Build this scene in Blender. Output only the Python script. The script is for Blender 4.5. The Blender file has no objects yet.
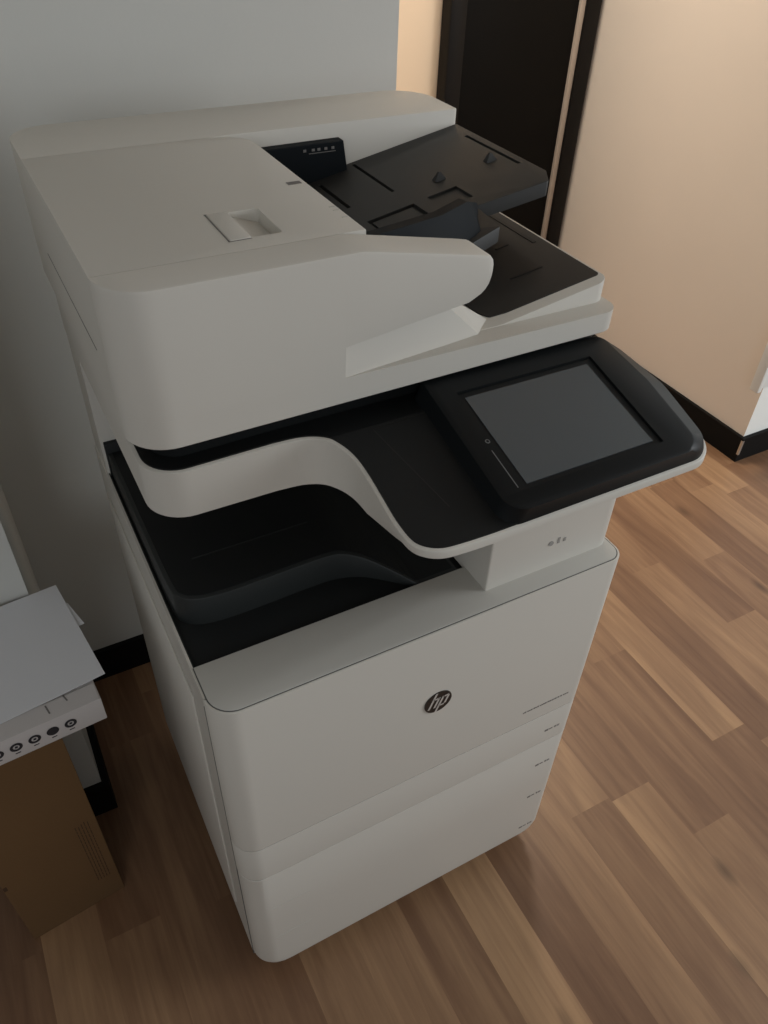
import bpy, bmesh, math, random
from mathutils import Vector, Matrix
random.seed(7)
S = bpy.context.scene
COL = S.collection

# ------------------------------------------------------------------ camera
cam_d = bpy.data.cameras.new('camera'); cam = bpy.data.objects.new('camera', cam_d); COL.objects.link(cam)
cam_d.sensor_fit = 'VERTICAL'; cam_d.sensor_height = 24.0; cam_d.lens = 24.0 * 786.0 / 1024.0
cam_d.clip_start = 0.02; cam_d.clip_end = 50
R_ = Vector((0.88142571, -0.47123708, 0.0320051)); U_ = Vector((0.28895033, 0.59158746, 0.75268319)); F_ = Vector((0.37362604, 0.65418643, -0.65760451))
m = Matrix.Identity(4)
for i in range(3):
    m[i][0] = R_[i]; m[i][1] = U_[i]; m[i][2] = -F_[i]
m[0][3], m[1][3], m[2][3] = -0.09053821, -0.51595308, 1.56417507
cam.matrix_world = m
S.camera = cam

# ------------------------------------------------------------------ world, lights, exposure
S.view_settings.view_transform = 'Standard'; S.view_settings.look = 'None'
S.view_settings.gamma = 1.0; S.view_settings.use_curve_mapping = False
S.view_settings.exposure = -0.58
w = bpy.data.worlds.new('world'); S.world = w; w.use_nodes = True
w.node_tree.nodes['Background'].inputs[0].default_value = (0.95, 0.98, 1.0, 1)
w.node_tree.nodes['Background'].inputs[1].default_value = 0.41
def area(name, loc, target, sx, sy, power, color):
    d = bpy.data.lights.new(name, 'AREA'); d.shape = 'RECTANGLE'; d.size = sx; d.size_y = sy; d.energy = power; d.color = color
    o = bpy.data.objects.new(name, d); COL.objects.link(o); o.location = loc
    o.rotation_euler = (Vector(target) - Vector(loc)).to_track_quat('-Z', 'Y').to_euler()
    return o
area('window_daylight', (3.2, -1.1, 1.6), (1.8, 0.6, 0.3), 1.5, 1.5, 68, (0.93, 0.97, 1.0))
area('side_window_daylight', (-1.3, -2.6, 2.0), (-0.2, 0.4, 0.8), 1.0, 1.2, 20, (0.90, 0.96, 1.0))
hl = area('hall_lamp', (1.45, 1.45, 2.55), (1.45, 1.45, 0), 0.35, 0.35, 21, (1.0, 0.89, 0.76)); hl.data.spread = math.radians(96)

# ------------------------------------------------------------------ materials
def mat(name, rgb, rough=0.5, metal=0.0, bump=0.0, bscale=400, coat=0.0, var=0.0, vscale=3, spec=0.5):
    M = bpy.data.materials.new(name); M.use_nodes = True
    nt = M.node_tree; b = nt.nodes['Principled BSDF']
    b.inputs['Base Color'].default_value = (*rgb, 1); b.inputs['Roughness'].default_value = rough
    b.inputs['Metallic'].default_value = metal; b.inputs['Coat Weight'].default_value = coat
    b.inputs['Specular IOR Level'].default_value = spec
    tc = nt.nodes.new('ShaderNodeTexCoord')
    if var > 0:
        n = nt.nodes.new('ShaderNodeTexNoise'); n.inputs['Scale'].default_value = vscale; n.inputs['Detail'].default_value = 5
        nt.links.new(tc.outputs['Object'], n.inputs['Vector'])
        mx = nt.nodes.new('ShaderNodeMix'); mx.data_type = 'RGBA'
        mx.inputs[6].default_value = (*[c * (1 - var) for c in rgb], 1); mx.inputs[7].default_value = (*[min(1, c * (1 + var)) for c in rgb], 1)
        nt.links.new(n.outputs['Fac'], mx.inputs[0]); nt.links.new(mx.outputs[2], b.inputs['Base Color'])
    if bump > 0:
        n2 = nt.nodes.new('ShaderNodeTexNoise'); n2.inputs['Scale'].default_value = bscale; n2.inputs['Detail'].default_value = 3
        nt.links.new(tc.outputs['Object'], n2.inputs['Vector'])
        bp = nt.nodes.new('ShaderNodeBump'); bp.inputs['Strength'].default_value = bump; bp.inputs['Distance'].default_value = 0.002
        nt.links.new(n2.outputs['Fac'], bp.inputs['Height']); nt.links.new(bp.outputs['Normal'], b.inputs['Normal'])
    return M
WHITE = mat('white_plastic', (0.645, 0.618, 0.562), 0.5, bump=0.03, bscale=900)
LEDGE = mat('shaded_white_and_marks', (0.55, 0.54, 0.50), 0.45, bump=0.03, bscale=900)  # white plastic darkened for the panel overhang's shade; also colours faint marks
SEAM = mat('seam_shade_and_plinth', (0.10, 0.10, 0.095), 0.7)  # dark colour standing in for shade in the gaps; also the plinth's colour
BLACK = mat('black_plastic', (0.008, 0.009, 0.0095), 0.5, bump=0.05, bscale=700, spec=0.25)
BIN = mat('bin_black_plastic', (0.011, 0.0125, 0.013), 0.6, bump=0.05, bscale=600, spec=0.3)
RAMP = mat('bin_charcoal_plastic', (0.022, 0.025, 0.025), 0.5, bump=0.05, bscale=600, spec=0.4)
CHAR = mat('charcoal_plastic', (0.019, 0.019, 0.018), 0.55, bump=0.05, bscale=700)
CHAR2 = mat('blue_charcoal_plastic', (0.008, 0.0105, 0.013), 0.6, bump=0.05, bscale=700, spec=0.12)
CHARD = mat('deep_charcoal_plastic', (0.012, 0.012, 0.0115), 0.6)
GLOSS = mat('glossy_black_plastic', (0.008, 0.0095, 0.0105), 0.42, spec=0.17)
GLASS = mat('screen_glass', (0.044, 0.060, 0.072), 0.12, coat=0.8)
MARK = mat('grey_print', (0.18, 0.17, 0.16), 0.7)
MARKL = mat('pale_print', (0.14, 0.15, 0.155), 0.5)
LOGO = mat('logo_black', (0.020, 0.017, 0.016), 0.35)
SILV = mat('logo_silver', (0.62, 0.60, 0.57), 0.35, metal=0.2)
RUBBER = mat('caster_rubber', (0.03, 0.03, 0.03), 0.7)
PAINTG = mat('grey_wall_paint', (0.60, 0.60, 0.57), 0.85, bump=0.06, bscale=120, var=0.03)
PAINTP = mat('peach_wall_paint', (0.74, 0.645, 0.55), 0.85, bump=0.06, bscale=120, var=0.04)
PAINTH = mat('lamp_warmed_peach_paint', (0.80, 0.63, 0.46), 0.85, bump=0.06, bscale=120, var=0.03)  # peach paint with the hall lamp's warm light put into its colour
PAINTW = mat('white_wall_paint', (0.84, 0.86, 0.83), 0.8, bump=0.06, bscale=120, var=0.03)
CEIL = mat('ceiling_paint', (0.75, 0.74, 0.71), 0.9, bump=0.1, bscale=100)
BASEB = mat('black_baseboard', (0.005, 0.005, 0.005), 0.6, bump=0.05, bscale=80, spec=0.15)
DOORB = mat('black_door', (0.004, 0.0035, 0.003), 0.6, bump=0.05, bscale=60, spec=0.12)
DOORF = mat('black_door_frame', (0.006, 0.005, 0.0045), 0.5, bump=0.05, bscale=60, spec=0.2)
DSTRIP = mat('pale_door_strip', (0.42, 0.35, 0.29), 0.5)
CAPM = mat('metal_corner_cap', (0.6, 0.58, 0.55), 0.3, metal=0.9)
ENAMEL = mat('white_enamel', (0.82, 0.84, 0.82), 0.35)
KRAFT = mat('brown_cardboard', (0.155, 0.082, 0.030), 0.85, bump=0.25, bscale=150, var=0.10, vscale=6)
KRAFTP = mat('cardboard_print', (0.065, 0.032, 0.014), 0.85)
CARTON = mat('white_carton', (0.60, 0.57, 0.56), 0.6, bump=0.1, bscale=150)
PAPER = mat('white_paper', (0.74, 0.75, 0.78), 0.8, bump=0.05, bscale=60)
INK = mat('black_ink', (0.02, 0.02, 0.025), 0.6)

def floor_mat():
    M = bpy.data.materials.new('wood_laminate'); M.use_nodes = True; nt = M.node_tree; N = nt.nodes; L = nt.links
    b = N['Principled BSDF']; b.inputs['Roughness'].default_value = 0.42
    at = N.new('ShaderNodeAttribute'); at.attribute_name = 'tone'
    sd = N.new('ShaderNodeAttribute'); sd.attribute_name = 'seed'
    tc = N.new('ShaderNodeTexCoord')
    mp = N.new('ShaderNodeMapping'); mp.inputs['Scale'].default_value = (52, 2.6, 1)
    L.new(tc.outputs['Object'], mp.inputs['Vector'])
    cb = N.new('ShaderNodeVectorMath'); cb.operation = 'ADD'
    L.new(mp.outputs[0], cb.inputs[0])
    cx = N.new('ShaderNodeCombineXYZ'); L.new(sd.outputs['Fac'], cx.inputs['Y']); L.new(sd.outputs['Fac'], cx.inputs['Z'])
    L.new(cx.outputs[0], cb.inputs[1])
    n1 = N.new('ShaderNodeTexNoise'); n1.inputs['Scale'].default_value = 1.0; n1.inputs['Detail'].default_value = 8; n1.inputs['Roughness'].default_value = 0.65; n1.inputs['Distortion'].default_value = 0.7
    L.new(cb.outputs[0], n1.inputs['Vector'])
    mp2 = N.new('ShaderNodeMapping'); mp2.inputs['Scale'].default_value = (11, 1.6, 1); L.new(tc.outputs['Object'], mp2.inputs['Vector'])
    cb2 = N.new('ShaderNodeVectorMath'); cb2.operation = 'ADD'; L.new(mp2.outputs[0], cb2.inputs[0]); L.new(cx.outputs[0], cb2.inputs[1])
    n2 = N.new('ShaderNodeTexNoise'); n2.inputs['Scale'].default_value = 1.0; n2.inputs['Detail'].default_value = 4; n2.inputs['Distortion'].default_value = 1.2
    L.new(cb2.outputs[0], n2.inputs['Vector'])
    # fac = tone + (n1-.5)*.5 + (n2-.5)*.6
    a = N.new('ShaderNodeMath'); a.operation = 'MULTIPLY_ADD'; L.new(n1.outputs['Fac'], a.inputs[0]); a.inputs[1].default_value = 0.72; L.new(at.outputs['Fac'], a.inputs[2])
    c = N.new('ShaderNodeMath'); c.operation = 'MULTIPLY_ADD'; L.new(n2.outputs['Fac'], c.inputs[0]); c.inputs[1].default_value = 0.85; L.new(a.outputs[0], c.inputs[2])
    d = N.new('ShaderNodeMath'); d.operation = 'SUBTRACT'; L.new(c.outputs[0], d.inputs[0]); d.inputs[1].default_value = 0.785
    cr = N.new('ShaderNodeValToRGB'); e = cr.color_ramp.elements
    e[0].position = 0.0; e[0].color = (0.115, 0.055, 0.028, 1); e[1].position = 1.0; e[1].color = (0.42, 0.255, 0.135, 1)
    x = e.new(0.35); x.color = (0.19, 0.10, 0.053, 1); x = e.new(0.65); x.color = (0.285, 0.165, 0.088, 1)
    L.new(d.outputs[0], cr.inputs[0])
    # knots
    mp3 = N.new('ShaderNodeMapping'); mp3.inputs['Scale'].default_value = (9, 4, 1); L.new(tc.outputs['Object'], mp3.inputs['Vector'])
    vo = N.new('ShaderNodeTexVoronoi'); vo.inputs['Scale'].default_value = 0.8; L.new(mp3.outputs[0], vo.inputs['Vector'])
    kr = N.new('ShaderNodeMapRange'); kr.inputs[1].default_value = 0.03; kr.inputs[2].default_value = 0.13; kr.inputs[3].default_value = 0.55; kr.inputs[4].default_value = 1.0
    L.new(vo.outputs['Distance'], kr.inputs[0])
    mx = N.new('ShaderNodeMix'); mx.data_type = 'RGBA'; mx.blend_type = 'MULTIPLY'; mx.inputs[0].default_value = 1
    L.new(cr.outputs[0], mx.inputs[6]); L.new(kr.outputs[0], mx.inputs[7]); L.new(mx.outputs[2], b.inputs['Base Color'])
    bp = N.new('ShaderNodeBump'); bp.inputs['Strength'].default_value = 0.08; bp.inputs['Distance'].default_value = 0.001
    L.new(n1.outputs['Fac'], bp.inputs['Height']); L.new(bp.outputs[0], b.inputs['Normal'])
    return M
WOOD = floor_mat()

# ------------------------------------------------------------------ helpers
def finish(name, bm, material, parent=None, smooth=True, angle=35, loc=None):
    bmesh.ops.recalc_face_normals(bm, faces=bm.faces[:])
    me = bpy.data.meshes.new(name); bm.to_mesh(me); bm.free()
    if smooth:
        for p in me.polygons: p.use_smooth = True
        me.set_sharp_from_angle(angle=math.radians(angle))
    if material: me.materials.append(material)
    o = bpy.data.objects.new(name, me); COL.objects.link(o)
    if loc: o.location = loc
    if parent: o.parent = parent
    return o
def thing(name, label, cat, loc=(0, 0, 0), rz=0, group=None):
    o = bpy.data.objects.new(name, None); COL.objects.link(o); o.location = loc; o.rotation_euler = (0, 0, rz)
    o['label'] = label; o['category'] = cat
    if group: o['group'] = group
    return o
def struct(o):
    o['kind'] = 'structure'; return o
def add_box(bm, x0, x1, y0, y1, z0, z1, bev=0.0, seg=2):
    r = bmesh.ops.create_cube(bm, size=1)
    vs = r['verts']
    for v in vs:
        v.co = Vector((x0 + (v.co.x + .5) * (x1 - x0), y0 + (v.co.y + .5) * (y1 - y0), z0 + (v.co.z + .5) * (z1 - z0)))
    if bev > 0:
        es = list({e for v in vs for e in v.link_edges})
        bmesh.ops.bevel(bm, geom=es, offset=bev, segments=seg, profile=0.5, affect='EDGES')
def box(name, x0, x1, y0, y1, z0, z1, material, parent=None, bev=0.0, seg=2):
    bm = bmesh.new(); add_box(bm, x0, x1, y0, y1, z0, z1, bev, seg)
    return finish(name, bm, material, parent)
def round_poly(pts, n=8):
    """pts: (x, y, radius) counter-clockwise or clockwise; returns a dense outline."""
    out = []; N = len(pts)
    for i in range(N):
        p = Vector(pts[i][:2]); r = pts[i][2]
        a = Vector(pts[i - 1][:2]); b = Vector(pts[(i + 1) % N][:2])
        if r <= 0: out.append((p.x, p.y)); continue
        u = (a - p).normalized(); v = (b - p).normalized()
        ang = u.angle(v); t = min(r / math.tan(ang / 2), (a - p).length * (.49 if pts[i - 1][2] > 0 else .99), (b - p).length * (.49 if pts[(i + 1) % N][2] > 0 else .99)); rr = t * math.tan(ang / 2)
        c = p + (u + v).normalized() * (rr / math.sin(ang / 2))
        s = p + u * t; e = p + v * t
        a0 = math.atan2(s.y - c.y, s.x - c.x); a1 = math.atan2(e.y - c.y, e.x - c.x)
        da = (a1 - a0 + math.pi) % (2 * math.pi) - math.pi
        for k in range(n + 1):
            q = a0 + da * k / n; out.append((c.x + rr * math.cos(q), c.y + rr * math.sin(q)))
    return out
def area2(p):
    return sum(p[i - 1][0] * p[i][1] - p[i][0] * p[i - 1][1] for i in range(len(p))) / 2
def inset(p, d):
    s = 1 if area2(p) > 0 else -1; N = len(p); out = []
    for i in range(N):
        a = Vector(p[i - 1]); b = Vector(p[i]); c = Vector(p[(i + 1) % N])
        u = (b - a); v = (c - b)
        if u.length < 1e-7: u = v
        if v.length < 1e-7: v = u
        u.normalize(); v.normalize()
        n1 = Vector((-u.y, u.x)) * s; n2 = Vector((-v.y, v.x)) * s
        nn = (n1 + n2); nn.normalize()
        k = max(0.5, nn.dot(n1))
        out.append(tuple(b + nn * d / k))
    return out
def catmull(pts, n=6):
    out = []
    for i in range(len(pts) - 1):
        p0 = Vector(pts[max(i - 1, 0)]); p1 = Vector(pts[i]); p2 = Vector(pts[i + 1]); p3 = Vector(pts[min(i + 2, len(pts) - 1)])
        for k in range(n):
            t = k / n
            q = 0.5 * ((2 * p1) + (p2 - p0) * t + (2 * p0 - 5 * p1 + 4 * p2 - p3) * t * t + (3 * p1 - p0 - 3 * p2 + p3) * t ** 3)
            out.append(tuple(q))
    out.append(tuple(pts[-1])); return out
def loft(bm, rings, cap=True):
    R = [[bm.verts.new(q) for q in r] for r in rings]
    n = len(R[0])
    for a, b in zip(R, R[1:]):
        for i in range(n):
            j = (i + 1) % n
            bm.faces.new((a[i], a[j], b[j], b[i]))
    if cap:
        bm.faces.new(R[0][::-1]); bm.faces.new(R[-1])
def kink(bm, xs=(), ys=()):
    for x in xs: bmesh.ops.bisect_plane(bm, geom=bm.verts[:] + bm.edges[:] + bm.faces[:], plane_co=(x, 0, 0), plane_no=(1, 0, 0))
    for y in ys: bmesh.ops.bisect_plane(bm, geom=bm.verts[:] + bm.edges[:] + bm.faces[:], plane_co=(0, y, 0), plane_no=(0, 1, 0))
def split_outline(o, xs=(), ys=()):
    for ax, vals in ((0, xs), (1, ys)):
        for c in vals:
            out = []
            for i in range(len(o)):
                a = o[i]; b = o[(i + 1) % len(o)]; out.append(a)
                if (a[ax] - c) * (b[ax] - c) < -1e-12:
                    t = (c - a[ax]) / (b[ax] - a[ax]); out.append((a[0] + (b[0] - a[0]) * t, a[1] + (b[1] - a[1]) * t))
            o = out
    return o
def prism(bm, outline, z0, z1, bev=0.0, bot=0.0):
    """z0 / z1: numbers or functions of (x, y)."""
    f0 = z0 if callable(z0) else (lambda x, y: z0); f1 = z1 if callable(z1) else (lambda x, y: z1)
    rings = []
    if bot > 0:
        i1 = inset(outline, bot)
        rings.append([(x, y, f0(x, y)) for x, y in i1]); rings.append([(x, y, f0(x, y) + bot) for x, y in outline])
    else: rings.append([(x, y, f0(x, y)) for x, y in outline])
    if bev > 0:
        rings.append([(x, y, f1(x, y) - bev) for x, y in outline])
        i0 = inset(outline, bev * .3); rings.append([(x, y, f1(x, y) - bev * .3) for x, y in i0])
        i1 = inset(outline, bev); rings.append([(x, y, f1(x, y)) for x, y in i1])
    else: rings.append([(x, y, f1(x, y)) for x, y in outline])
    loft(bm, rings)
def slab(name, outline, z0, z1, material, parent=None, bev=0.0, bot=0.0, angle=35, xs=(), ys=()):
    outline = split_outline(outline, xs, ys)
    bm = bmesh.new(); prism(bm, outline, z0, z1, bev, bot); kink(bm, xs, ys)
    return finish(name, bm, material, parent, angle=angle)
def cut(o, cutter):
    mo = o.modifiers.new('b', 'BOOLEAN'); mo.operation = 'DIFFERENCE'; mo.object = cutter; mo.solver = 'EXACT'
    bpy.context.view_layer.update()
    dg = bpy.context.evaluated_depsgraph_get()
    me = bpy.data.meshes.new_from_object(o.evaluated_get(dg))
    o.modifiers.clear(); o.data = me
    me.set_sharp_from_angle(angle=math.radians(35))
    bpy.data.objects.remove(cutter, do_unlink=True)
def quad(bm, pts):
    bm.faces.new([bm.verts.new(p) for p in pts])
def cyl(bm, c, r, h, axis='Z', n=24, r2=None):
    res = bmesh.ops.create_cone(bm, cap_ends=True, segments=n, radius1=r, radius2=r if r2 is None else r2, depth=h)
    rot = {'Z': Matrix.Identity(3), 'X': Matrix.Rotation(math.pi / 2, 3, 'Y'), 'Y': Matrix.Rotation(math.pi / 2, 3, 'X')}[axis]
    for v in res['verts']: v.co = rot @ v.co + Vector(c)

# ------------------------------------------------------------------ room
PITCH = 0.1025; X0 = 0.486
bm = bmesh.new()
tl = bm.faces.layers.float.new('tone'); sl = bm.faces.layers.float.new('seed')
known = {   # strip number from x = 0.486 : joints along y and tones between them (far to near)
    -1: ([-1.2], [.75, .5]), -2: ([-.8], [.42, .5]), 0: ([-0.95], [.33, .5]), 1: ([0.75, -1.0], [.55, .60, .4]), 2: ([0.0, -0.9], [.68, .40, .5]),
    3: ([0.66, -0.01, -.95], [.38, .40, .72, .45]), 4: ([0.55, -0.145, -.9], [.5, .40, .62, .5]), 5: ([0.9, 0.3, -0.6], [.45, .5, .36, .5]),
    6: ([0.62, 0.0, -.7], [.4, .70, .33, .5]), 7: ([0.8, -0.05, -.8], [.5, .33, .42, .5]), 8: ([0.5, -.2], [.42, .55, .45]),
    9: ([0.245, -.5], [.34, .60, .45]), 10: ([.45, -.3], [.58, .45, .5])}
for k in range(-40, 36):
    xa = X0 + k * PITCH; xb = xa + PITCH
    if k in known: js, ts = known[k]
    else:
        y = 3.2 - random.random() * .6; js = []; ts = [random.random() * .4 + .3]
        while y > -4.0:
            js.append(y); ts.append(random.choice([.32, .38, .42, .5, .56, .62])); y -= random.uniform(.45, .75)
    ys = [3.2] + list(js) + [-4.5]
    for i in range(len(ys) - 1):
        f = bm.faces.new([bm.verts.new(p) for p in ((xa, ys[i + 1], 0), (xb, ys[i + 1], 0), (xb, ys[i], 0), (xa, ys[i], 0))])
        f[tl] = ts[i]; f[sl] = random.random() * 60
struct(finish('floor', bm, WOOD, smooth=False))

def wall(name, x0, x1, y0, y1, z0, z1, m1): return struct(box(name, x0, x1, y0, y1, z0, z1, m1))
XR = 1.985; YR = 0.762; YB = 0.812; XP = -0.158; YP = 0.47; YH = 1.85; H = 2.65
wall('wall_back', -3.2, 0.656, YB, YH + .1, 0, H, PAINTG)
wall('wall_left', -3.2, XP, YP, YB, 0, H, PAINTG)
wall('wall_hall', 0.656, XR, YH, YH + .1, 0, H, PAINTH)
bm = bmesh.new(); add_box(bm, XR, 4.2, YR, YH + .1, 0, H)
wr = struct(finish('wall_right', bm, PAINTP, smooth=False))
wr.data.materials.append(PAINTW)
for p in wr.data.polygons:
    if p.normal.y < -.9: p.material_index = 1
wall('ceiling', -3.2, 4.2, -3.6, YH + .1, H, H + .08, CEIL)
HB = 0.092; T = 0.013
wall('baseboard_back', XP + T, 0.656 + T, YB - T, YB, 0, HB, BASEB)
bm = bmesh.new(); add_box(bm, -3.2, XP + T, YP - T, YP, 0, HB); add_box(bm, XP, XP + T, YP, YB, 0, HB)
struct(finish('baseboard_left', bm, BASEB, smooth=False))
bm = bmesh.new(); add_box(bm, XR - T, XR, YR, YH, 0, HB); add_box(bm, XR - T, 4.2, YR - T, YR, 0, HB)
struct(finish('baseboard_right', bm, BASEB, smooth=False))
bm = bmesh.new(); add_box(bm, .656, 1.385, YH - T, YH, 0, HB); add_box(bm, .656, .656 + T, YB, YH - T, 0, HB)
struct(finish('baseboard_hall', bm, BASEB, smooth=False))
bm = bmesh.new(); add_box(bm, XR - T - .0015, XR - T + .006, YR - T - .0015, YR - T + .006, 0.03, HB * .92)
struct(finish('trim_corner', bm, CAPM, smooth=False))

# door at the end of the hall
d = bpy.data.objects.new('door_1', None); COL.objects.link(d); d.location = (1.68, YH, 0); d['kind'] = 'structure'
def dpart(name, x0, x1, y0, y1, z0, z1, m1, bev=.002):
    o = box(name, x0 - 1.68, x1 - 1.68, y0 - YH, y1 - YH, z0, z1, m1, d, bev); return o
dpart('door_leaf', 1.445, 1.885, YH - .035, YH - .002, 0.008, 2.04, DOORB)
dpart('door_frame', 1.385, 1.445, YH - .055, YH - .002, 0, 2.1, DOORF, .006)
dpart('door_frame', 1.905, 1.965, YH - .055, YH - .002, 0, 2.1, DOORF, .006)
dpart('door_frame', 1.385, 1.965, YH - .055, YH - .002, 2.04, 2.1, DOORF, .003)
dpart('pale_strip', 1.885, 1.905, YH - .045, YH - .002, 0, 2.04, DSTRIP)  # light beige strip between leaf and frame

# white casing that sticks out past the right wall's corner
wp = thing('wall_casing', 'white boxed casing at the right edge of the photo, fixed around the wall corner', 'casing', (2.1, YR - .012, .30))
bm = bmesh.new()
add_box(bm, -.185, .6, -.012, .011, 0, .75, .003)
finish('casing_panel', bm, ENAMEL, wp)
bm = bmesh.new(); add_box(bm, -.190, -.172, -.022, .011, -.004, .754, .004)
finish('casing_lip', bm, ENAMEL, wp)

# ------------------------------------------------------------------ printer
P = thing('multifunction_printer', 'large white office multifunction printer with black touchscreen and document feeder standing on the wood floor', 'printer')
W = 0.5915; D = 0.60; HT = 0.816
# cabinet body
bm = bmesh.new()
prism(bm, round_poly([(0.0, .036, 0), (W, .036, 0), (W, D, .03), (0.0, D, .03)]), .066, .795)
add_box(bm, 0.0, .0032, .0345, D - .03, .79, HT, 0)
add_box(bm, W - .0032, W, .0345, D - .03, .79, HT, 0)
body = finish('cabinet_body', bm, WHITE, P)
def panel(name, z0, z1, bot=0.0, bev=0.0015):
    o = round_poly([(-.0005, .0345, 0), (-.0005, 0, .034), (W + .0005, 0, .022), (W + .0005, .0345, 0)], 10)
    return slab(name, o, z0, z1, WHITE, P, bev=bev, bot=bot)
fd = panel('front_door', .4895, HT)
panel('paper_drawer', .3995, .4872)
for nm, z in (('panel_gap_shade', .4872), ('panel_gap_shade', .3972)):
    slab(nm, round_poly([(.0006, .034, 0), (.0006, .0010, .033), (W - .0006, .0010, .021), (W - .0006, .034, 0)], 10), z - .0005, z + .0028, SEAM, P)  # dark strip filling the slit in place of its shade
# lower panel with rounded bottom corners: profile in x-z rounded, corners in plan rounded
bm = bmesh.new()
zs = [(.064, .022), (.0655, .014), (.070, .007), (.078, .002), (.089, 0), (.25, 0), (.3957, 0), (.3972, .0015)]
base = round_poly([(0, .0345, 0), (0, 0, .034), (W, 0, .022), (W, .0345, 0)], 10)
rings = []
for z, t in zs:
    ring = []
    for x, y in base:
        xx = x + (t if x < W / 2 else -t) * 1.0
        ring.append((xx, y + min(t, .002) * .5 if y < .02 else y, z))
    rings.append(ring)
loft(bm, rings)
low = finish('lower_drawer_panel', bm, WHITE, P)
# side seams and recessed side panel
bm = bmesh.new(); add_box(bm, -.0008, .001, .0345, .0372, .07, .80); finish('door_gap', bm, SEAM, P, smooth=False)
box('side_panel', -.0035, .001, .10, D - .07, .14, .74, WHITE, P, .003, 2)
# step on top of the front door
st = slab('top_ledge', round_poly([(.0035, .0815, 0), (.0035, .0035, .031), (W - .0035, .0035, .020), (W - .0035, .0815, 0)], 10), .80, HT + .0012, LEDGE, P, bev=.001)
slab('ledge_gap', round_poly([(.0022, .081, 0), (.0022, .0022, .032), (W - .0022, .0022, .021), (W - .0022, .081, 0)], 10), .80, HT + .0003, SEAM, P)
# plinth and casters
box('plinth', .03, W - .03, .03, D - .03, .045, .074, SEAM, P, .003)
for cx in (.07, W - .07):
    for cy in (.08, D - .08):
        bm = bmesh.new(); cyl(bm, (cx, cy, .022), .022, .022, 'X', 24); add_box(bm, cx - .016, cx + .016, cy - .012, cy + .012, .036, .05, .003)
        finish('caster', bm, RUBBER, P)
# output bin
slab('output_bin', [(.0032, .082), (W - .0034, .082), (W - .0034, .50), (.0032, .50)], .79, .809, BIN, P)
ro = catmull([(.008, .49), (.008, .30), (.009, .19), (.015, .162), (.034, .148), (.066, .143), (.11, .143), (.17, .145), (.215, .144), (.248, .133), (.275, .112), (.305, .083)], 6)
ro = ro + [(.37, .083), (.37, .49)]
zr = lambda x, y: .855 - .040 * max(0, min(1, (x - .22) / .09)) ** 1.3
RX = [.22 + .01 * k for k in range(10)]
slab('bin_ramp', ro, .806, zr, RAMP, P, bev=.003, xs=RX)
bm = bmesh.new()
slab('bin_ramp_cover', inset(ro, .006), lambda x, y: zr(x, y) - .004, lambda x, y: zr(x, y) + .0008, BIN, P, xs=RX)
for yy in (.215,):
    bm = bmesh.new(); add_box(bm, .05, .21, yy, yy + .0025, .855, .8560, .0005); finish('bin_rib', bm, RAMP, P)
bm = bmesh.new(); add_box(bm, .0032, .0050, .083, .50, .80, .8145); finish('bin_side_wall', bm, RAMP, P, smooth=False)
# rear column behind the bin
slab('rear_column', round_poly([(.002, .49, 0), (W - .002, .49, 0), (W - .002, D, .03), (.002, D, .03)]), .79, 1.03, WHITE, P)
box('bin_back_wall', .006, .40, .482, .492, .80, .872, BIN, P, .001)
box('exit_slot', .05, .38, .478, .4905, .93, .99, CHARD, P, .002)
# pedestal under the control panel
ped = slab('pedestal', round_poly([(.3785, .031, .002), (.5905, .031, .024), (.5905, .495, 0), (.3785, .495, 0)]), .812, 1.03, WHITE, P, bev=0)
bm = bmesh.new(); add_box(bm, .455, .525, .0298, .0318, .922, .9245); finish('pedestal_seam', bm, MARK, P, smooth=False)
bm = bmesh.new()
for dx, hh in ((0, .010), (.010, .006)): add_box(bm, .487 + dx, .4905 + dx, .0302, .0316, .858, .858 + hh)
cyl(bm, (.476, .0308, .862), .004, .0014, 'Y', 16)
finish('usb_mark', bm, mat('faint_print', (.34, .33, .31), .6), P, smooth=False)

# scanner base with the S-shaped control shelf
Yk = .09
zt = lambda x, y: 1.082 + .25 * min(0, y - Yk) - .003 * max(0, 1 - x / .15)
left = round_poly([(0.0, .60, .04), (0.0, .105, .042), (.14, .105, 0), (.14, .60, 0)], 10)
left = [q for q in left if q[0] < .1399]
curve = catmull([(.13, .105), (.160, .102), (.180, .093), (.192, .077), (.1985, .058), (.2005, .035), (.2005, .005), (.2005, -.025), (.204, -.050), (.213, -.063), (.230, -.0718), (.255, -.0745), (.29, -.0755)], 5)
right = round_poly([(.29, -.0755, 0), (.593, -.0745, .036), (.600, .03, .06), (.583, .108, .02), (.583, .125, .0), (.583, .60, .03), (.29, .60, 0)], 8)
right = [q for q in right if q[0] > .2901]
outl = [q for q in left] + curve + right
outl = outl if area2(outl) > 0 else outl[::-1]
outl = split_outline(outl, (.15,), (Yk,))
bm = bmesh.new()
bi = inset(outl, .0095)
def bf(q): return max(0, min(1, (.03 - q[1]) / .06)) if q[0] > .15 else 0
r0 = [(a[0] + (b[0] - a[0]) * bf(a), a[1] + (b[1] - a[1]) * bf(a)) for a, b in zip(outl, bi)]
i1 = inset(outl, .0015)
zb_ = lambda x, y: 1.0215 + .004 * bf((x, y))
loft(bm, [[(x, y, zb_(x, y)) for x, y in r0], [(x, y, (zb_(x, y) + .0015) * (1 - bf((x, y))) + (zt(x, y) - .0095) * bf((x, y))) for x, y in outl], [(x, y, zt(x, y) - .0012) for x, y in outl], [(x, y, zt(x, y)) for x, y in i1]])
kink(bm, (.15,), (Yk,)); finish('scanner_base', bm, WHITE, P, angle=45)
deck = inset(outl, .0038); deck = [(x, min(y, .30)) for x, y in deck]
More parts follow.
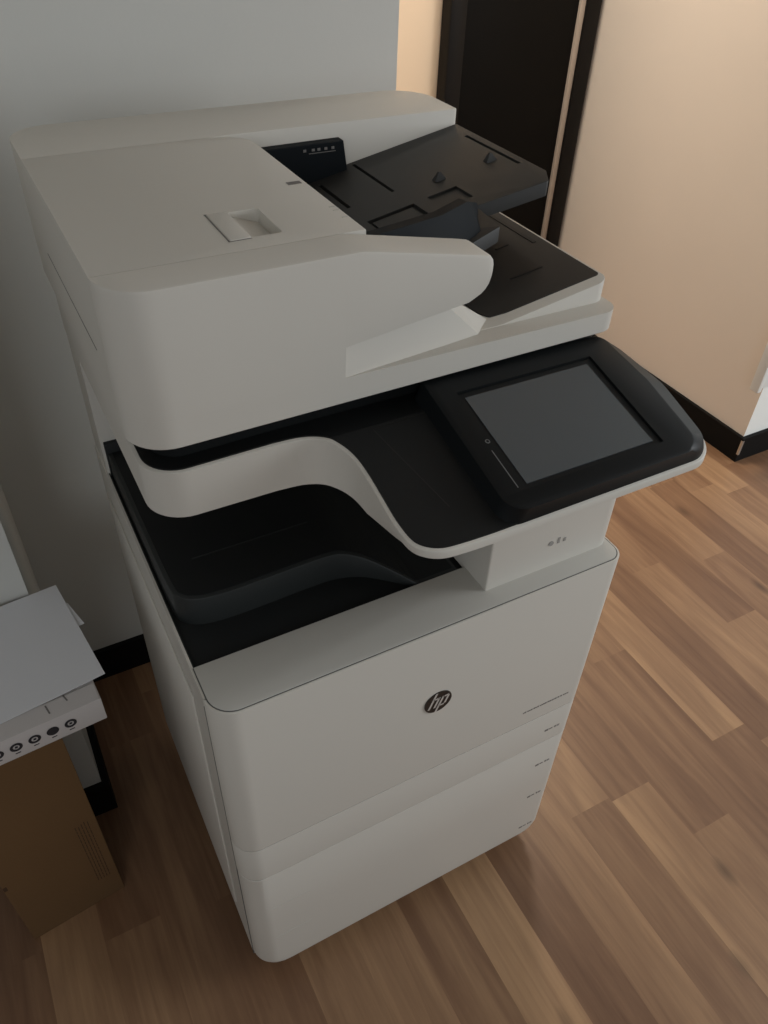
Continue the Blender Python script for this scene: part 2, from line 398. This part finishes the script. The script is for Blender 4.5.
slab('control_deck', deck, lambda x, y: zt(x, y) - .004, lambda x, y: zt(x, y) + .0018, BLACK, P, angle=45, xs=(.15,), ys=(Yk,))
slab('scanner_neck', round_poly([(.016, .128, .03), (.575, .128, .02), (.575, .58, 0), (.016, .58, 0)]), 1.078, 1.116, BLACK, P)
slab('scanner_side', round_poly([(.0015, .19, 0), (.5825, .19, 0), (.5825, .60, .03), (.0015, .60, .035)]), 1.078, 1.1145, WHITE, P)
# deck recess outline, left of the display
bm = bmesh.new()
for (a, b) in (((.235, .085), (.262, -.03)), ((.235, .085), (.30, .088))):
    a3 = Vector((a[0], a[1], zt(*a) + .0021)); b3 = Vector((b[0], b[1], zt(*b) + .0021)); n = (b3 - a3).cross(Vector((0, 0, 1))).normalized() * .0006
    quad(bm, (a3 - n, b3 - n, b3 + n, a3 + n))
finish('deck_groove', bm, CHARD, P, smooth=False)

# display
zh = lambda x, y: 1.104 + .25 * (y - Yk)
zd = lambda x, y: 1.082 + .25 * (y - Yk)
DI = bpy.data.objects.new('display_unit', None); COL.objects.link(DI); DI.parent = P
bot = round_poly([(.300, -.0725, .022), (.590, -.0715, .035), (.5985, .03, .06), (.581, .108, .02), (.300, .118, .01)], 8)
mid = round_poly([(.303, -.0718, .022), (.587, -.0708, .034), (.5955, .03, .06), (.578, .108, .02), (.304, .118, .01)], 8)
top = round_poly([(.309, -.0715, .020), (.560, -.0715, .024), (.565, .03, .06), (.556, .108, .012), (.311, .118, .01)], 8)
bm = bmesh.new()
bz = lambda x, y: min(zd(x, y) - .001, 1.10)
def tz(x, y, k): return zd(x, y) + (zh(x, y) - zd(x, y)) * k
loft(bm, [[(x, y, bz(x, y)) for x, y in bot], [(x, y, tz(x, y, .35)) for x, y in mid], [(x, y, tz(x, y, .93)) for x, y in inset(top, -.003)], [(x, y, tz(x, y, 1)) for x, y in top]])
bez = finish('display_bezel', bm, GLOSS, DI, angle=25)
# recessed screen: cut a shallow pocket
def tilt_box(x0, x1, y0, y1, a, b):
    bm = bmesh.new(); prism(bm, [(x0, y0), (x1, y0), (x1, y1), (x0, y1)], lambda x, y: zh(x, y) + a, lambda x, y: zh(x, y) + b); return bm
cut(bez, finish('c', tilt_box(.336, .521, -.053, .083, -.0035, .02), None, smooth=False))
finish('display_frame', tilt_box(.337, .520, -.052, .082, -.0034, -.0026), GLOSS, DI, smooth=False)
finish('screen', tilt_box(.342, .511, -.047, .075, -.0030, -.0018), GLASS, DI, smooth=False)
bm = bmesh.new()
def tri_up(bm, pts, dz=.0004):
    quad(bm, [(x, y, zh(x, y) + dz) for x, y in pts])
tri_up(bm, [(.3285, .000), (.3297, .000), (.3297, -.050), (.3285, -.050)])
finish('indicator_line', bm, MARKL, DI, smooth=False)
bm = bmesh.new()
pts = [(.3315 + .0028 * math.cos(t * math.pi / 8), .012 + .0028 * math.sin(t * math.pi / 8)) for t in range(16)]
quad(bm, [(x, y, zh(x, y) + .0004) for x, y in pts]); finish('home_button', bm, MARKL, DI, smooth=False)
bm = bmesh.new(); quad(bm, [(x, y, zh(x, y) + .0006) for x, y in [(.3315 + .0016 * math.cos(t * math.pi / 8), .012 + .0016 * math.sin(t * math.pi / 8)) for t in range(16)]])
finish('home_button_center', bm, GLOSS, DI, smooth=False)

# lid base
XL = -.0065
lb = round_poly([(XL, .105, .045), (.577, .105, .022), (.577, .61, .03), (XL, .61, .05)], 10)
slab('lid_base', lb, lambda x, y: 1.1075 + .0065 * x / .57, 1.1405, WHITE, P, bot=.0015)
# feeder front with the nose
bm = bmesh.new()
ZT = 1.27
def ztop(x):
    return ZT - .0285 * max(0, (x - .232) / .143)
prof = []
for k in range(9):
    a = k / 8 * math.pi / 2; prof.append((XL + .045 - .045 * math.cos(a), .105 + .045 - .045 * math.sin(a)))
xs = [p[0] for p in prof] + [.08, .12, .16, .2, .2125, .213, .23, .25, .27, .29, .31, .33, .345, .355]
secs = []
for x in xs:
    yf = .105
    if x < XL + .045: yf = .15 - math.sqrt(max(0, .045 ** 2 - (XL + .045 - x) ** 2))
    zb = 1.1405 if x <= .2126 else 1.175 + (x - .213) / .142 * .019
    secs.append((x, yf, zb, ztop(x)))
# rounded tip
tip = [(.363, 1.1980, 1.2438), (.369, 1.2010, 1.2425), (.374, 1.2055, 1.2412), (.3775, 1.211, 1.2395), (.3798, 1.219, 1.2365), (.3803, 1.224, 1.233)]
for x, zb, z1 in tip: secs.append((x, .105, zb, z1))
yb = .1492
rings = []
for x, yf, zb, z1 in secs:
    b = .0035 * min(1, max(.05, (yb - yf) / .01)) if yf > .13 else .0035
    b = min(b, (z1 - zb) * .3)
    c = min(.95, 1)
    rings.append([(x, yf, zb), (x, yf, z1 - b), (x, yf + b * .3, z1 - b * .3), (x, yf + b, z1), (x, max(yb, yf + b + .0002), z1), (x, max(yb, yf + b + .0002), zb)])
loft(bm, rings)
finish('feeder_front', bm, WHITE, P, angle=40)
# recessed facet under the nose
bm = bmesh.new()
A = [(.213, .1052, 1.1395), (.386, .1245, 1.1408), (.347, .130, 1.1795), (.213, .1142, 1.1755)]
B = [(.213, .150, 1.1395), (.4145, .150, 1.1412), (.374, .150, 1.1690), (.213, .150, 1.1755)]
loft(bm, [A, B]); finish('tray_facet', bm, WHITE, P, smooth=False)
# cover with latch
cov = round_poly([(XL, .1508, 0), (.257, .1508, 0), (.257, .474, .035), (.20, .486, 0), (XL, .486, 0)], 8)
fc = slab('feeder_cover', cov, 1.1405, ZT, WHITE, P, bev=.0012)
cb = bmesh.new()
o2 = round_poly([(.149, .176, .004), (.181, .176, .004), (.181, .243, .004), (.149, .243, .004)], 4)
prism(cb, o2, lambda x, y: ZT - .004 - .010 * (x - .149) / .032, ZT + .02)
cut(fc, finish('c', cb, None))
bm = bmesh.new()
add_box(bm, .1262, .1275, .173, .246, ZT - .001, ZT + .0003); add_box(bm, .1262, .149, .2445, .2455, ZT - .001, ZT + .0003); add_box(bm, .1262, .149, .173, .174, ZT - .001, ZT + .0003)
finish('latch_gap', bm, MARK, P, smooth=False)
box('latch', .128, .149, .1745, .244, ZT - .001, ZT + .0012, WHITE, P, .001)
bm = bmesh.new(); add_box(bm, .236, .2515, .292, .300, ZT, ZT + .0004, 0); finish('feed_mark', bm, MARK, P, smooth=False)
for q in (.216, .206, .186): box('fine_print', .2485, .2545, q, q + .002, ZT, ZT + .0003, LEDGE, P)
# rear ridge
rg = round_poly([(XL, .4865, 0), (.26, .4865, 0), (.572, .486, .004), (.574, .61, .07), (XL, .61, .05)], 12)
slab('rear_ridge', rg, 1.1405, ZT, WHITE, P, bev=.0012)
bm = bmesh.new(); add_box(bm, XL - .0004, XL + .001, .20, .445, 1.1755, 1.1768); finish('side_seam', bm, MARK, P, smooth=False)
# output tray slab under the feeder tray
so = lambda x, y: 1.1413 + .17 * max(0, x - .42)
slab('output_tray', round_poly([(.25, .131, 0), (.576, .131, .018), (.576, .49, 0), (.25, .49, 0)], 8), 1.139, so, WHITE, P, bev=.0012, xs=(.42,))
ot = round_poly([(.27, .20, 0), (.41, .200, .0), (.4115, .165, .0), (.4185, .1515, .004), (.44, .1475, .02), (.5715, .1475, .004), (.5715, .488, 0), (.27, .488, 0)], 6)
slab('output_tray_surface', ot, lambda x, y: so(x, y) - .002, lambda x, y: so(x, y) + .0012, CHARD, P, xs=(.42,))
bm = bmesh.new()
for x0, x1, y0, y1 in ((.484, .53, .2035, .206), (.511, .53, .276, .279), (.556, .561, .26, .38)):
    prism(bm, [(x0, y0), (x1, y0), (x1, y1), (x0, y1)], lambda x, y: so(x, y), lambda x, y: so(x, y) + .0020)
finish('output_tray_rib', bm, BLACK, P, smooth=False)
# hidden body between cover and trays
box('feeder_core', .05, .262, .151, .485, 1.14, 1.19, CHARD, P)
# input tray
zi = lambda x, y: 1.136 + .2 * x
io = round_poly([(.2575, .151, 0), (.452, .196, .003), (.459, .257, 0), (.556, .249, .004), (.5705, .274, .004), (.5725, .4865, .003), (.2575, .4865, 0)], 5)
it = slab('input_tray', io, lambda x, y: zi(x, y) - (.018 if x > .3 else .018), zi, CHAR, P, bev=.001)
def pocket(x0, x1, y0, y1, dep):
    c = bmesh.new(); prism(c, [(x0, y0), (x1, y0), (x1, y1), (x0, y1)], lambda x, y: zi(x, y) - dep, lambda x, y: zi(x, y) + .02); cut(it, finish('c', c, None, smooth=False))
pocket(.404, .4085, .365, .478, .004); pocket(.343, .348, .367, .455, .006)
pocket(.345, .409, .270, .318, .004); pocket(.429, .470, .281, .320, .003); pocket(.557, .5615, .315, .44, .003)
bm = bmesh.new(); prism(bm, [(.350, .275), (.404, .275), (.404, .313), (.350, .313)], lambda x, y: zi(x, y) - .006, lambda x, y: zi(x, y) - .0015)
finish('tray_insert', bm, CHAR, P, smooth=False)
for px_, py_ in ((.465, .352), (.539, .350)):
    bm = bmesh.new()
    z = zi(px_, 0)
    rings = [[(px_ - .009, py_ - .006, z - .001), (px_ + .009, py_ - .006, z - .001), (px_ + .009, py_ + .003, z - .001), (px_ - .009, py_ + .003, z - .001)],
             [(px_ - .002, py_ - .001, z + .009), (px_ + .001, py_ - .001, z + .009), (px_ + .001, py_ + .002, z + .009), (px_ - .002, py_ + .002, z + .009)]]
    loft(bm, rings); finish('paper_stop', bm, CHARD, P, smooth=False)
# paper guides
def guide(x0, x1, y0, y1, ztl, ztr):
    bm = bmesh.new()
    loft(bm, [[(x0, y0, zi(x0, 0) - .002), (x1 + .006, y0, zi(x1, 0) - .002), (x1 + .006, y1, zi(x1, 0) - .002), (x0, y1, zi(x0, 0) - .002)],
              [(x0, y0, ztl), (x1, y0, ztr), (x1, y1, ztr), (x0, y1, ztl)]])
    bmesh.ops.bevel(bm, geom=bm.edges[:], offset=.0012, segments=1, affect='EDGES')
    return finish('paper_guide', bm, CHAR2, P)
g1 = guide(.262, .388, .470, .485, 1.2515, 1.2525)
bm = bmesh.new()
for q in (.330, .342, .350, .360, .370): add_box(bm, q, q + .004, .4690, .4703, 1.2435, 1.2465)
add_box(bm, .338, .376, .4690, .4703, 1.2405, 1.2412)
finish('guide_mark', bm, MARK, g1, smooth=False)
bm = bmesh.new()   # front guide sweeping out to the tray edge
F1 = [(.269, .155, 1.235), (.269, .158, 1.2585), (.369, .192, 1.2525), (.414, .211, 1.2545), (.455, .250, 1.2345), (.449, .235, 1.221), (.438, .199, 1.207)]
F2 = [(x - .004, y + .012, z) for x, y, z in F1]; F2[4] = (.446, .256, 1.2325); F2[5] = (.440, .250, 1.215); F2[6] = (.425, .225, 1.195)
loft(bm, [F1, F2], cap=False)
v1 = [v for v in bm.verts][:7]; v2 = [v for v in bm.verts][7:]
for V in (v1, v2):
    bm.faces.new((V[0], V[1], V[2])); bm.faces.new((V[0], V[2], V[6])); bm.faces.new((V[2], V[3], V[6])); bm.faces.new((V[3], V[5], V[6])); bm.faces.new((V[3], V[4], V[5]))
finish('paper_guide', bm, CHAR2, P, angle=50)
# logo
LG = bpy.data.objects.new('logo_badge', None); COL.objects.link(LG); LG.parent = P
LX, LZ, LR = .3015, .664, .0215
bm = bmesh.new(); cyl(bm, (LX, -.0006, LZ), LR, .0016, 'Y', 40); finish('badge_disc', bm, LOGO, LG)
bm = bmesh.new()
sl_ = .36
def stroke(x0, z0, x1, z1, wd):   # slanted bars in the plane of the front
    quad(bm, [(LX + x * LR, -.0017, LZ + z * LR) for x, z in ((x0 - wd / 2, z0), (x0 + wd / 2, z0), (x1 + wd / 2, z1), (x1 - wd / 2, z1))])
def sx(x, z): return x + z * sl_
def sbar(x, z0, z1, wd=.17): stroke(sx(x, z0), z0, sx(x, z1), z1, wd)
def hbar(x0, x1, z, wd=.14):
    quad(bm, [(LX + a * LR, -.0017, LZ + b * LR) for a, b in ((sx(x0, z - wd), z - wd), (sx(x1, z - wd), z - wd), (sx(x1, z), z), (sx(x0, z), z))])
sbar(-.52, -.48, .97); sbar(-.10, -.48, .44); hbar(-.52, -.06, .47)
sbar(.20, -.97, .47); sbar(.62, -.36, .36); hbar(.20, .60, .47); hbar(.20, .60, -.34)
finish('badge_letters', bm, SILV, LG, smooth=False)
# small prints at the right of the front
bm = bmesh.new()
x = .470; rr = random.Random(3)
while x < .560:
    wl = rr.uniform(.0015, .0035); add_box(bm, x, x + wl, -.0005, .001, .5230, .5230 + rr.choice([.0022, .0028])); x += wl + rr.choice([.0008, .0008, .0022])
finish('model_text', bm, MARK, fd, smooth=False)
def tray_mark(z, par, xa=.531):
    bm = bmesh.new()
    z -= .004
    add_box(bm, xa, xa + .007, -.0005, .001, z, z + .0045); add_box(bm, xa + .009, xa + .0155, -.0005, .001, z + .001, z + .0035)
    add_box(bm, xa + .020, xa + .0225, -.0005, .001, z, z + .005); add_box(bm, xa + .0245, xa + .030, -.0005, .001, z, z + .001)
    add_box(bm, xa + .0245, xa + .030, -.0005, .001, z + .003, z + .004)
    finish('tray_mark', bm, MARK, par, smooth=False)
pd = [o for o in bpy.data.objects if o.name == 'paper_drawer'][0]
tray_mark(.436, pd); tray_mark(.327, low, .533); tray_mark(.216, low, .536); tray_mark(.098, low, .538)
# faint drawer lines
for z in (.290, .178): box('drawer_line', .034, .10, -.0003, .001, z, z + .0006, LEDGE, low)

# ------------------------------------------------------------------ cartons and papers on the left
KB = thing('cardboard_box', 'tall brown cardboard box standing on the floor under the white carton', 'box', (-.174, .287, 0), math.radians(6.7))
wK, dK, hK = .171, .15, .598
box('box_body', -wK, 0, 0, dK, 0.0, hK, KRAFT, KB, .002)
bm = bmesh.new()
rr = random.Random(5)
for k in range(5):
    x = -.036 + k * .0052; z = .075
    while z < .27:
        L = rr.uniform(.006, .016); add_box(bm, x, x + .0014, -.0004, .001, z, z + L); z += L + .003
finish('printed_text', bm, KRAFTP, KB, smooth=False)
for z, L in ((.47, .014), (.452, .010), (.437, .012), (.20, .012)): box('printed_mark', -.170, -.164, -.0004, .001, z, z + L, KRAFTP, KB)

WC = thing('white_carton', 'flat white carton with a row of round black icons, resting on the brown cardboard box', 'box', (-.104, .226, .598), math.radians(4.5))
wC, dC, hC = .36, .215, .046
bm = bmesh.new(); add_box(bm, -wC, 0, 0, dC, 0, hC, .0012); finish('carton_body', bm, CARTON, WC)
bm = bmesh.new(); add_box(bm, -wC, -.002, .0, .030, hC, hC + .0012); finish('carton_flap', bm, CARTON, WC, smooth=False)
RI = .0082
for k in range(8):
    cx = -.0465 - k * .0240
    bm = bmesh.new()
    n = 24; ro_ = [(cx + RI * math.cos(2 * math.pi * i / n), -.0006, .0235 + RI * math.sin(2 * math.pi * i / n)) for i in range(n)]
    if k == 1: quad(bm, ro_)
    else:
        ri_ = [(cx + RI * .52 * math.cos(2 * math.pi * i / n), -.0006, .0235 + RI * .52 * math.sin(2 * math.pi * i / n)) for i in range(n)]
        a = [bm.verts.new(q) for q in ro_]; b_ = [bm.verts.new(q) for q in ri_]
        for i in range(n): bm.faces.new((a[i], a[(i + 1) % n], b_[(i + 1) % n], b_[i]))
        quad(bm, [(cx + dx * RI, -.0006, .0235 + dz * RI) for dx, dz in ((-.25, -.2), (.2, -.25), (.28, .2), (-.15, .28))])
    add_box(bm, cx - .004, cx + .003, -.0006, .0004, .0100, .0113)
    ic = finish('round_icon', bm, INK, WC, smooth=False)
bm = bmesh.new()
for x0, y0, x1, y1 in ((-.066, .010, -.068, .026), (-.040, .019, -.043, .031), (-.024, .0345, -.031, .034)):
    dv = Vector((x1 - x0, y1 - y0)).normalized(); nn = Vector((-dv.y, dv.x)) * .0011
    quad(bm, [(x0 - nn.x, y0 - nn.y, hC + .0016), (x1 - nn.x, y1 - nn.y, hC + .0016), (x1 + nn.x, y1 + nn.y, hC + .0016), (x0 + nn.x, y0 + nn.y, hC + .0016)])
finish('printed_stroke', bm, MARK, WC, smooth=False)

def sheet(name, label, corners, z, th, m1, cat='paper', curl=0.0):
    bm = bmesh.new()
    cx = corners[0]
    n = 10
    def P_(u, v):
        a = Vector(corners[0]).lerp(Vector(corners[1]), u); b = Vector(corners[3]).lerp(Vector(corners[2]), u); return a.lerp(b, v)
    top_, bot_ = [], []
    for i in range(n + 1):
        for j in range(n + 1):
            q = P_(i / n, j / n); zz = curl * (i / n) ** 3 * (1 - j / n)
            top_.append(bm.verts.new((q.x - cx[0], q.y - cx[1], zz + th))); bot_.append(bm.verts.new((q.x - cx[0], q.y - cx[1], zz)))
    for i in range(n):
        for j in range(n):
            k = i * (n + 1) + j
            bm.faces.new((top_[k], top_[k + n + 1], top_[k + n + 2], top_[k + 1])); bm.faces.new((bot_[k], bot_[k + 1], bot_[k + n + 2], bot_[k + n + 1]))
    def side(seq):
        for a, b in zip(seq, seq[1:]): bm.faces.new((top_[a], top_[b], bot_[b], bot_[a]))
    side([j for j in range(n + 1)]); side([n * (n + 1) + j for j in range(n + 1)]); side([i * (n + 1) for i in range(n + 1)]); side([i * (n + 1) + n for i in range(n + 1)])
    o = finish(name, bm, m1, None, loc=(cx[0], cx[1], z)); o['label'] = label; o['category'] = cat
    return o
sheet('paper_sheet', 'small white slip of paper poking out behind the large white sheet', [(-.17, .36), (-.0945, .372), (-.1085, .425), (-.18, .42)], .6446, .0006, PAPER)
sheet('paper_sheet', 'large white sheet lying on top of the white carton', [(-.37, .226), (-.089, .261), (-.1170, .470), (-.39, .440)], .6455, .0012, PAPER, curl=.004)
